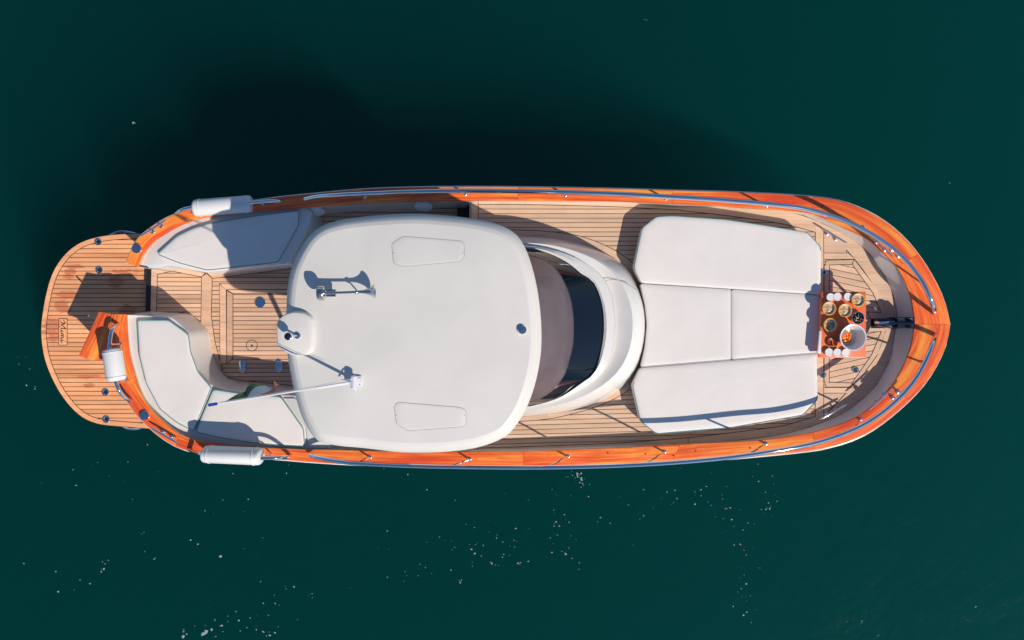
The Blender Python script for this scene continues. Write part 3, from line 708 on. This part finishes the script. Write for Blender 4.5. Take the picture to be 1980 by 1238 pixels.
mb = MB(); mb.tube([pl(.14)+Vector((0, .03, .02)), pl(.5)+Vector((0, .015, .01)), pl(.93)+Vector((0, .012, 0))], .0025, 5); mb.build('halyard', GROOVE, pole)

# ------------ handrails
def rail(name, pts, r, posts, post_r=.012, base_z=None):
    ro = bpy.data.objects.new(name, None); COL.objects.link(ro); ro.parent = boat
    mb = MB(); mb.tube(cr([P(*p) for p in pts], max(20, len(pts)*7)), r, 14); mb.build('tube', CHROME, ro)
    for (bx, by, bz, tx, ty, tz) in posts:
        b_ = P(bx, by, bz); t_ = P(tx, ty, tz)
        m2 = MB(); m2.lathe([(0, 0), (.027, 0), (.025, .008), (.014, .014), (0, .014)], b_, n=16)
        m2.tube([b_, b_.lerp(t_, .5)+Vector((0, 0, .02)), t_], post_r, 8); m2.build('stanchion', CHROME, ro)
    return ro
def rz(px): return table(px, [(590, 1.22), (640, 1.42), (720, 1.56), (900, 1.72), (1300, 1.84), (1500, 1.80), (1650, 1.70), (1790, 1.60)])
RT = [(590, 385), (612, 380), (650, 377), (700, 374.5), (800, 370.5), (900, 369), (1000, 370), (1100, 372), (1200, 375.5), (1300, 381), (1400, 387.5), (1500, 396), (1570, 407), (1640, 430), (1700, 462), (1745, 497), (1778, 537), (1798, 575)]
RB = [(600, 881), (625, 887), (660, 893), (700, 897), (800, 901.5), (900, 903.5), (1000, 904.5), (1100, 903.5), (1200, 900.5), (1300, 895), (1400, 886), (1500, 872), (1580, 856), (1650, 831), (1700, 802), (1745, 763), (1775, 725), (1793, 690)]
pt = [(x, y, rz(x)) for x, y in RT]+[(1806, 597, 1.50), (1809, 607, 1.25)]
pb = [(x, y, rz(x)) for x, y in RB]+[(1805, 660, 1.50), (1809, 648, 1.25)]
def post(bx, by, tx, ty): return (bx, by, capz(bx)+.001, tx, ty, rz(tx))
rail('handrail', pt, .027, [post(706, 381, 690, 375), post(899, 375, 870, 369.5), post(1093, 377.5, 1060, 371), post(1287, 384, 1250, 378), post(1482, 398, 1447, 391.5), post(1668, 440, 1640, 430), post(1784, 549, 1778, 537)])
rail('handrail', pb, .027, [post(715, 884, 690, 896), post(908, 888, 868, 903), post(1098, 883, 1055, 904), post(1285, 874, 1243, 898), post(1481, 858, 1440, 881), post(1664, 811, 1650, 830), post(1784, 701, 1777, 722)])
def lowrail(pts, posts): return rail('grab_rail', pts, .024, posts, .011)
lowrail([(341, 412, 1.17), (352, 406, 1.24), (373, 401, 1.26), (430, 396, 1.27), (490, 391.5, 1.28), (520, 389, 1.27), (536, 389, 1.23), (544, 391, 1.17)], [(372, 409, 1.162, 370, 402, 1.25), (508, 395, 1.165, 505, 390, 1.27)])
lowrail([(366, 869, 1.17), (376, 875, 1.30), (395, 879, 1.45), (450, 884, 1.48), (505, 886, 1.48), (535, 885.5, 1.45), (553, 884, 1.33), (562, 882, 1.17)], [(398, 868, 1.162, 400, 880, 1.35), (524, 876, 1.165, 520, 886, 1.37)])
lowrail([(228, 628, 1.17), (219, 634, 1.30), (214, 650, 1.36), (212, 680, 1.38), (220, 722, 1.38), (229, 752, 1.36), (241, 768, 1.28), (254, 776, 1.17)], [(232, 665, 1.162, 214, 666, 1.36), (244, 734, 1.162, 226, 740, 1.36)])

# ------------ cleats and small cap fittings
def cleat(x0, y0, x1, y1, z, h=.10, side=0, r=.013):
    a, b_ = P(x0, y0, z+h), P(x1, y1, z+h); m2 = MB(); d_ = (b_-a)
    m2.tube([a, a.lerp(b_, .12), a.lerp(b_, .88), b_], [r*.6, r, r, r*.6], 10)
    feet = []
    for t in (.33, .67):
        o = MB(); feet.append(o)
        q = a.lerp(b_, t); m2.tube([q, q-Vector((0, 0, h-.01))], r*.9, 8)
        o.lathe([(0, 0), (.03, 0), (.028, .01), (.015, .016), (0, .016)], q-Vector((0, 0, h)), n=14)
    c_ = m2.build('cleat', CHROME, boat); [f_.build('base', CHROME, c_) for f_ in feet]; return c_
cleat(272, 457, 322, 425, 1.165); cleat(292, 827, 344, 857, 1.165)
cleat(1588, 440, 1637, 470, Z_DECK+.004); cleat(1585, 812, 1637, 783, Z_DECK+.004)
cleat(1719, 470, 1756, 505, 1.235); cleat(1722, 781, 1753, 748, 1.235)
cleat(1680, 453, 1728, 497, 1.23, .03, r=.010); cleat(1682, 792, 1727, 751, 1.23, .05, r=.010)
disc('stern_cap', 265.5, 481, 1.162, 10, CHROME, boat, h=.03, well=False); disc('stern_cap', 280.5, 803, 1.162, 10, CHROME, boat, h=.03, well=False)
for x, y in ((1345, 872), (1248, 878), (1302, 881), (1175, 876), (1450, 866), (1590, 398)):
    MB().lathe([(0, 0), (.011, 0), (.011, .003), (0, .003)], P(x, y, capz(x)), n=10).build('plug', AMBER, boat)
for x, y in ((611, 409), (819, 400)):
    c = P(x, y, .98); mb = MB()
    mb.lathe([(0, 0), (.10, 0), (.115, .015), (.115, .04), (.08, .055), (0, .058)], c+Vector((0, .03, 0)), (0, -1, .35), 24); mb.build('side_vent', VENT, boat)
# anchor on its bow roller
anc = bpy.data.objects.new('anchor_gear', None); COL.objects.link(anc); anc.parent = boat
mb = MB()
for y in (615, 634): mb.prism(PP([(1733, y-1.5), (1770, y-1.5), (1770, y+1.5), (1733, y+1.5)], 1.3), 1.1, 1.30, bev=.005)
mb.build('roller_cheek', DSTEEL, anc)
MB().lathe([(.05, -.06), (.035, -.02), (.035, .02), (.05, .06)], P(1758, 624.5, 1.29), (0, 1, 0), 16).build('roller', BLACK, anc)
mb = MB(); mb.tube([P(1692, 625, 1.12), P(1722, 625, 1.27), P(1768, 625, 1.36)], [.018, .022, .026], 8); mb.build('shank', DSTEEL, anc)
mb = MB(); mb.prism(PP([(1700, 618), (1742, 613), (1742, 637), (1700, 631)], 1.2), 1.02, 1.14, bev=.02); mb.lathe([(.06, 0), (.06, .04), (.035, .05), (.035, .08), (.055, .09), (.055, .11), (0, .12)], P(1715, 625, 1.12), n=20); mb.build('windlass', DSTEEL, anc)
mb = MB(); mb.prism(PP([(1700, 622.3), (1721, 621.2), (1721, 624.8), (1700, 626)], 1.27), 1.12, 1.27, bev=.004); mb.build('chain_stopper', CHROME, anc)
MB().prism(PP([(1685, 616), (1713, 616), (1713, 635), (1685, 635)], 1.012), 1.0, 1.012).build('windlass_plate', DSTEEL, anc, smooth=False)

# ---------------------------------------------------------------- loose things on the boat
def cushion(name, px, z0, z1, label, cat, group, r=.022, corner=.045, piping=True, puff=.006, keep=None):
    q = roundpoly(PP(px, z1), corner, 3)
    c = sum(q, Vector())/len(q); loc = Vector((c.x, c.y, z0)); q0 = q
    at = lambda p, z: [Vector((a_.x, a_.y, z)) for a_ in p]
    root = empty(name, loc, label=label, cat=cat, group=group)
    mb = MB()
    rs_ = [at(inset(q, .012), z0), at(q, z0+.012), at(q, z1-r), at(inset(q, r*.28), z1-r*.3), at(inset(q, r), z1)]
    last = inset(q, r)
    for k, dz in ((.97, puff*.4), (.92, puff*.8), (.86, puff)):
        rs_.append([Vector((lerp(c.x, p.x, k), lerp(c.y, p.y, k), z1+dz)) for p in last])
    mb.rings(rs_); mb.build('pad', CUSH, root)
    if piping:
        for ins_, zz in ((r*.28, z1-r*.3+.003),):
            m2 = MB(); loop_ = at(inset(q, ins_), zz); run = [keep(p) for p in loop_] if keep else [True]
            if all(run): m2.tube(loop_, .0056, 6, closed=True)
            else:
                st = next(i for i in range(len(run)) if run[i] and not run[i-1]); seq = loop_[st:]+loop_[:st]
                m2.tube([p for p in seq if keep(p)], .0056, 6)
            m2.build('piping', piping if piping is not True else PIPING, root)
    return root
G = 'sunbathing pads on the foredeck'
# raised base under the pads
MB().prism(roundpoly(PP([(1262, 450), (1560, 470), (1572, 500), (1572, 750), (1550, 790), (1262, 810), (1258, 700), (1262, 640), (1256, 560)], 1.1), .1, 3), Z_DECK+.002, 1.12).build('pad_base', GEL, boat)
cushion('sun_pad', [(1269, 419), (1300, 417), (1402, 424), (1463, 433), (1562, 449), (1588, 477), (1588, 570.6), (1240, 548), (1225, 518), (1241, 441)], 1.13, 1.27, 'large white sun pad with a broad shadow on the teak beside it', 'cushion', G, keep=lambda p: p.y > P(0, 534, 1.27).y)
cushion('sun_pad', [(1238, 549), (1414.6, 560.0), (1414.6, 696), (1239, 710.5), (1247, 672), (1251, 628), (1247, 590)], 1.13, 1.262, 'middle white sun pad with curved edge against the coachroof', 'cushion', G, piping=PIPEW, r=.014, corner=.03)
cushion('sun_pad', [(1414.9, 560), (1584, 571), (1584, 683), (1414.9, 696)], 1.13, 1.262, 'middle white rectangular sun pad beside the orange table', 'cushion', G, piping=PIPEW, r=.014, corner=.03)
cushion('sun_pad', [(1238, 711.4), (1414, 696.6), (1580, 683.4), (1582, 773), (1553, 804), (1414, 828), (1269, 840), (1238, 815), (1222, 745)], 1.13, 1.27, 'large white foredeck sun pad crossed by the shadow of the handrail', 'cushion', G, keep=lambda p: p.y < P(0, 722, 1.27).y)
G = 'seat cushions in the cockpit'
cushion('seat_cushion', [(303, 492), (343, 456), (372, 442), (403, 432), (440, 425), (500, 416), (579, 406.5), (578, 437), (538, 508), (470, 516), (400, 523.5), (345, 509)], 1.122, 1.17, 'white cockpit cushion half in blue shade, beside the port fender', 'cushion', G, r=.018, corner=.04)
cushion('seat_cushion', [(265, 619), (326, 619), (365, 647), (369, 680), (383, 719), (409, 750), (374, 835), (340, 817), (308, 791), (282, 742), (269, 688)], 1.082, 1.13, 'sunlit white cockpit cushion curving along the transom', 'cushion', G, r=.018, corner=.04)
cushion('seat_cushion', [(412, 753), (458, 760), (543, 767), (587, 829), (590, 864), (530, 861), (482, 856), (425, 847), (377, 836)], 1.082, 1.13, 'white cockpit cushion under the flag, shaded by a fender', 'cushion', G, r=.018, corner=.04)

def fender(a, b_, r, label, tall=1.0):
    A, B = P(*a), P(*b_); ax_ = (B-A).normalized(); L_ = (B-A).length; c = (A+B)/2
    root = empty('fender', Vector((c.x, c.y, c.z-r)), label=label, cat='fender', group='white fenders on the rails')
    e = r*.35
    mb = MB(); mb.lathe([(0, 0), (r*.5, 0), (r*.8, e*.2), (r*.95, e*.6), (r, e*1.3), (r, L_-e*1.3), (r*.95, L_-e*.6), (r*.8, L_-e*.2), (r*.5, L_), (0, L_)], A, ax_, 32)
    for q in mb.v: q.z = c.z+(q.z-c.z)*tall
    mb.build('body', FEND, root)
    m2 = MB(); m2.tube([A-ax_*.01, A-ax_*.05+Vector((0, 0, .02)), A-ax_*.03+Vector((0, 0, -.08))], .006, 6); m2.build('lanyard', GROOVE, root)
    m2 = MB(); m2.tube([B+ax_*.01, B+ax_*.04+Vector((0, 0, .02)), B+ax_*.03+Vector((0, 0, -.08))], .006, 6); m2.build('lanyard', GROOVE, root)
    up = Vector((0, 0, 1)); sd = ax_.cross(up).normalized()
    for t in (.12, .88):
        q = A.lerp(B, t); m2 = MB()
        m2.tube([q+(up*tall*math.sin(k/16*2*math.pi)+sd*math.cos(k/16*2*math.pi))*(r+.004) for k in range(16)], .004, 5, closed=True); m2.build('strap', FEND, root)
fender((374, 403, 1.20), (488, 394, 1.20), .108, 'long white fender on the shaded port quarter rail')
fender((394, 878, 1.42), (507, 883, 1.42), .106, 'long white fender on the sunlit starboard quarter rail', 1.75)
fender((216, 674, 1.42), (226, 737, 1.42), .118, 'short white fender on the transom rail above the swim platform')

# flag
fr = empty('flag', pl(.93), label='small limp green, white and red flag hanging near the pole tip', cat='flag')
mb = MB(); rows = 12; colsn = 9; v = []
for i in range(rows+1):
    s = i/rows; base_ = pl(lerp(.92, .60, s))
    for j in range(colsn+1):
        t = j/colsn
        q = base_+Vector((.10*t*(1-s)+.05*math.sin(s*9+t*3)*t, .035*math.sin(s*13+t*4)*t+.10*t, -.34*t*(1-.12*math.sin(s*7))-.02))
        v.append(q)
f = []; fm = []
for i in range(rows):
    for j in range(colsn): a_ = i*(colsn+1)+j; f.append((a_, a_+1, a_+colsn+2, a_+colsn+1)); fm.append(0 if i < 5 else 1 if i < 8 else 2)
mk('cloth', v, f, None, fr, True, mats=[FGREEN, FWHITE, FRED], fm=fm)

# ---------------------------------------------------------------- table on the foredeck
TT = 1.40
tc_ = P(1631, 628, TT)
tbl = empty('low_table', Vector((tc_.x, tc_.y, Z_DECK+.004)), label='low orange table laid with bowls at the bow', cat='table')
tq = roundpoly(PP([(1589, 565), (1675, 564), (1674, 692), (1583, 692)], TT), .02, 3)
MB().prism(tq, TT-.035, TT, bev=.006).build('table_top', ORANGE, tbl)
for x, y in ((1596, 573), (1666, 573), (1592, 684), (1665, 684)):
    a_ = P(x, y, TT-.035); mb = MB(); mb.tube([Vector((a_.x, a_.y, Z_DECK+.006)), a_], .018, 8); mb.build('leg', ORANGE, tbl)
mb = MB(); mb.prism(PP([(1584, 640), (1587.5, 640), (1586, 684), (1580, 684)], TT+.0), TT-.01, TT+.02, bev=.003)
nap = mb.build('napkin', CUP); 
def setorigin(o):
    me = o.data; xs = [v_.co.copy() for v_ in me.vertices]
    c = Vector(((min(p.x for p in xs)+max(p.x for p in xs))/2, (min(p.y for p in xs)+max(p.y for p in xs))/2, min(p.z for p in xs)))
    for v_ in me.vertices: v_.co -= c
    o.location = c
setorigin(nap); tag(nap, 'folded white napkin at the aft edge of the orange table', 'napkin')
def copy_tree(o, loc):
    r = o.copy(); COL.objects.link(r); r.location = loc
    for ch in list(o.children):
        c = ch.copy(); COL.objects.link(c); c.parent = r
    return r
# snack bowls
bz = TT+.055
def bowl_parts(root, r, h, m, rimm, fill, fh, rimr=.006):
    c = root.location
    MB().lathe([(0, 0), (r*.5, 0), (r*.85, h*.4), (r, h), (r*.94, h), (r*.8, h*.45), (r*.45, .008), (0, .008)], c, n=28).build('dish', m, root)
    m2 = MB(); m2.tube([c+Vector((math.cos(k/32*2*math.pi)*r*.97, math.sin(k/32*2*math.pi)*r*.97, h)) for k in range(32)], rimr, 6, closed=True); m2.build('rim', rimm, root)
    pf = MB(); n = 24; rr = []
    for q, zz in ((.88, fh), (.7, fh+.012), (.45, fh+.018), (.2, fh+.02)):
        rr.append([c+Vector((math.cos(k/n*2*math.pi)*r*q, math.sin(k/n*2*math.pi)*r*q, zz+random.uniform(-.005, .005))) for k in range(n)])
    pf.rings(rr, False, True); pf.build('filling', fill, root)
sn = None
for x, y, lab in ((1659, 580.5, 'yellow-rimmed snack bowl at the bow corner of the orange table, beside three white cups'), (1602.5, 596.5, 'yellow-rimmed snack bowl at the aft edge of the table, nearest the pads and white cups'), (1633.5, 600.5, 'yellow-rimmed snack bowl in the middle, next to the black olive bowl'), (1605, 628.5, 'yellow-rimmed snack bowl at the aft edge, between another snack bowl and the brown dish')):
    p = P(x, y, bz); loc = Vector((p.x, p.y, TT+.001))
    if sn is None:
        sn = empty('snack_bowl', loc, label=lab, cat='bowl', group='yellow-rimmed snack bowls'); bowl_parts(sn, .082, .066, CUP, YEL, SNACK, .026)
    else: tag(copy_tree(sn, loc), lab)
# olives
p = P(1659, 615, bz); ob = empty('olive_bowl', Vector((p.x, p.y, TT+.001)), label='small steel-rimmed bowl of black olives and orange slices', cat='bowl')
bowl_parts(ob, .078, .055, CHROME, CHROME, OLIVE, .030, .004)
m2 = MB(); m3 = MB()
for k in range(26):
    a_ = random.uniform(0, 6.28); rr_ = .058*math.sqrt(random.random()); q = ob.location+Vector((math.cos(a_)*rr_, math.sin(a_)*rr_, .052))
    (m3 if k % 4 == 0 and math.cos(a_) < 0 else m2).lathe([(0, -.012), (.009, -.008), (.013, 0), (.009, .008), (0, .012)], q, n=8)
m2.build('olives', OLIVE, ob); m3.build('orange_slices', FRUIT, ob)
# brown dish
p = P(1609, 662, TT+.02); br = empty('brown_dish', Vector((p.x, p.y, TT+.001)), label='dark brown round dish on the orange table near the lower row of cups', cat='dish')
MB().lathe([(0, 0), (.05, 0), (.066, .02), (.068, .028), (.06, .024), (.045, .012), (0, .010)], br.location, n=26).build('dish', AMBER, br)
m2 = MB(); m2.tube([br.location+Vector((-.005, .03, .02)), br.location+Vector((.008, -.035, .028))], .006, 6); m2.tube([br.location+Vector((-.035, -.042, .03)), br.location+Vector((0, -.052, .033)), br.location+Vector((.035, -.042, .03))], .005, 6); m2.build('spoon', FRUIT, br)
# ice bucket
TB = TT+.20; p = P(1650, 653, TB); bk = empty('white_bucket', Vector((p.x, p.y, TT+.001)), label='large white deep bowl with orange fruit in its bottom', cat='bowl')
R_ = .163
MB().lathe([(0, 0), (R_*.55, 0), (R_*.66, .02), (R_*.86, .12), (R_, .199), (R_*.985, .203), (R_*.90, .198), (R_*.76, .11), (R_*.6, .035), (0, .03)], bk.location, n=40).build('vessel', CUP, bk)
m2 = MB()
for k in range(46):
    a_ = random.uniform(0, 6.28); rr_ = .062*math.sqrt(random.random()); q = bk.location+Vector((math.cos(a_)*rr_-.022, math.sin(a_)*rr_+.0, .045+random.random()*.035))
    m2.lathe([(0, -.012), (.013, -.006), (.017, 0), (.012, .008), (0, .012)], q, (random.random()-.5, random.random()-.5, 1), 7)
m2.build('fruit', FRUIT, bk)
# white cups
cz = TT+.05; first = None
cups = [(1606.5, 575, 'aft cup of the row of white cups by the shaded table end'), (1620, 574, 'middle cup of the row of white cups by the shaded table end'), (1640, 574, 'white cup between two cups and the bow-corner snack bowl'),
        (1603.5, 681.5, 'aft cup of the row of white cups below the brown dish'), (1619.5, 682, 'middle cup of the row of white cups below the brown dish'), (1636, 682.5, 'white cup touching the foot of the large white bowl')]
for x, y, lab in cups:
    p = P(x, y, cz); loc = Vector((p.x, p.y, TT+.001))
    if first is None:
        first = empty('white_cup', loc, label=lab, cat='cup', group='small white cups on the orange table')
        MB().lathe([(0, 0), (.040, 0), (.046, .02), (.051, .040), (.050, .046), (.046, .047), (.043, .043), (0, .043)], loc, n=22).build('body', CUP, first)
    else: tag(copy_tree(first, loc), lab)

# ---------------------------------------------------------------- foam flecks on the sea
FOAM, fb, ft = mat('sea_foam', (.25, .34, .32), .8)
mb = MB()
def fleck(x, y, s):
    n = random.randint(5, 8); c = P(x, y, 0); c.z = .004; e = random.uniform(.45, 1); ro_ = random.random()*3.14
    v = []
    for k in range(n):
        a_ = 2*math.pi*k/n; r = s*.011*random.uniform(.6, 1.3); u, w_ = math.cos(a_)*r, math.sin(a_)*r*e
        v.append(c+Vector((u*math.cos(ro_)-w_*math.sin(ro_), u*math.sin(ro_)+w_*math.cos(ro_), 0)))
    mb.add(v+[c+Vector((0, 0, .003))], [(k, (k+1) % n, n) for k in range(n)])
def path(pts, n, jit, s):
    for k in range(n):
        t = random.random()*(len(pts)-1); i = int(t); a_, b_ = pts[i], pts[min(i+1, len(pts)-1)]
        fleck(lerp(a_[0], b_[0], t-i)+random.gauss(0, jit), lerp(a_[1], b_[1], t-i)+random.gauss(0, jit), s*random.choice((.5, .6, .8, 1, 1.5)))
path([(1110, 910), (1130, 935)], 26, 9, .8)
path([(700, 1120), (1000, 1050), (1200, 1000), (1450, 980)], 60, 38, .6)
path([(860, 1075), (890, 1040), (920, 1060), (975, 1070), (1000, 1045)], 18, 16, 1.0)
path([(770, 1115), (860, 1110), (940, 1090), (1080, 1052), (1110, 1080)], 26, 14, .9)
path([(1300, 950), (1380, 965), (1420, 1000), (1440, 1060), (1440, 1150), (1450, 1200)], 44, 18, .8)
path([(1500, 935), (1490, 970), (1470, 1000)], 12, 8, .8)
path([(390, 1225), (460, 1200), (530, 1160), (600, 1130)], 26, 24, 1.0)
path([(345, 1230), (420, 1222), (560, 1222)], 20, 14, 1.2)
path([(1075, 1000), (1070, 1060), (960, 1100)], 12, 10, .8)
path([(20, 940), (200, 900), (420, 960), (700, 930), (1000, 960)], 34, 28, .6)
path([(60, 1130), (300, 1070), (650, 1060)], 18, 26, .7)
path([(20, 660), (60, 760)], 6, 12, .7); path([(1250, 38), (1252, 40)], 2, 2, .9)
path([(250, 235), (262, 240)], 3, 3, 1.0); path([(1890, 280), (1850, 400)], 4, 30, .6)
path([(1000, 980), (1250, 960), (1600, 930)], 14, 25, .5)
for x, y, s in ((393, 1226, 3.2), (399, 1222, 2.4), (355, 1231, 2.2), (201, 1100, 2.0), (196, 1106, 1.4), (427, 1076, 2.4), (383, 1052, 1.4), (285, 860, 1.0), (52, 745, 1.2), (1124, 925, 1.6), (258, 237, 1.4), (298, 1081, 1.1), (113, 1144, 1.3), (155, 1122, 1.0), (480, 965, 1.1), (510, 1222, 1.6), (428, 1210, 1.7), (1305, 948, 1.3), (1415, 1005, 1.4)): fleck(x, y, s)
tag(mb.build('foam', FOAM, smooth=False), kind='stuff')
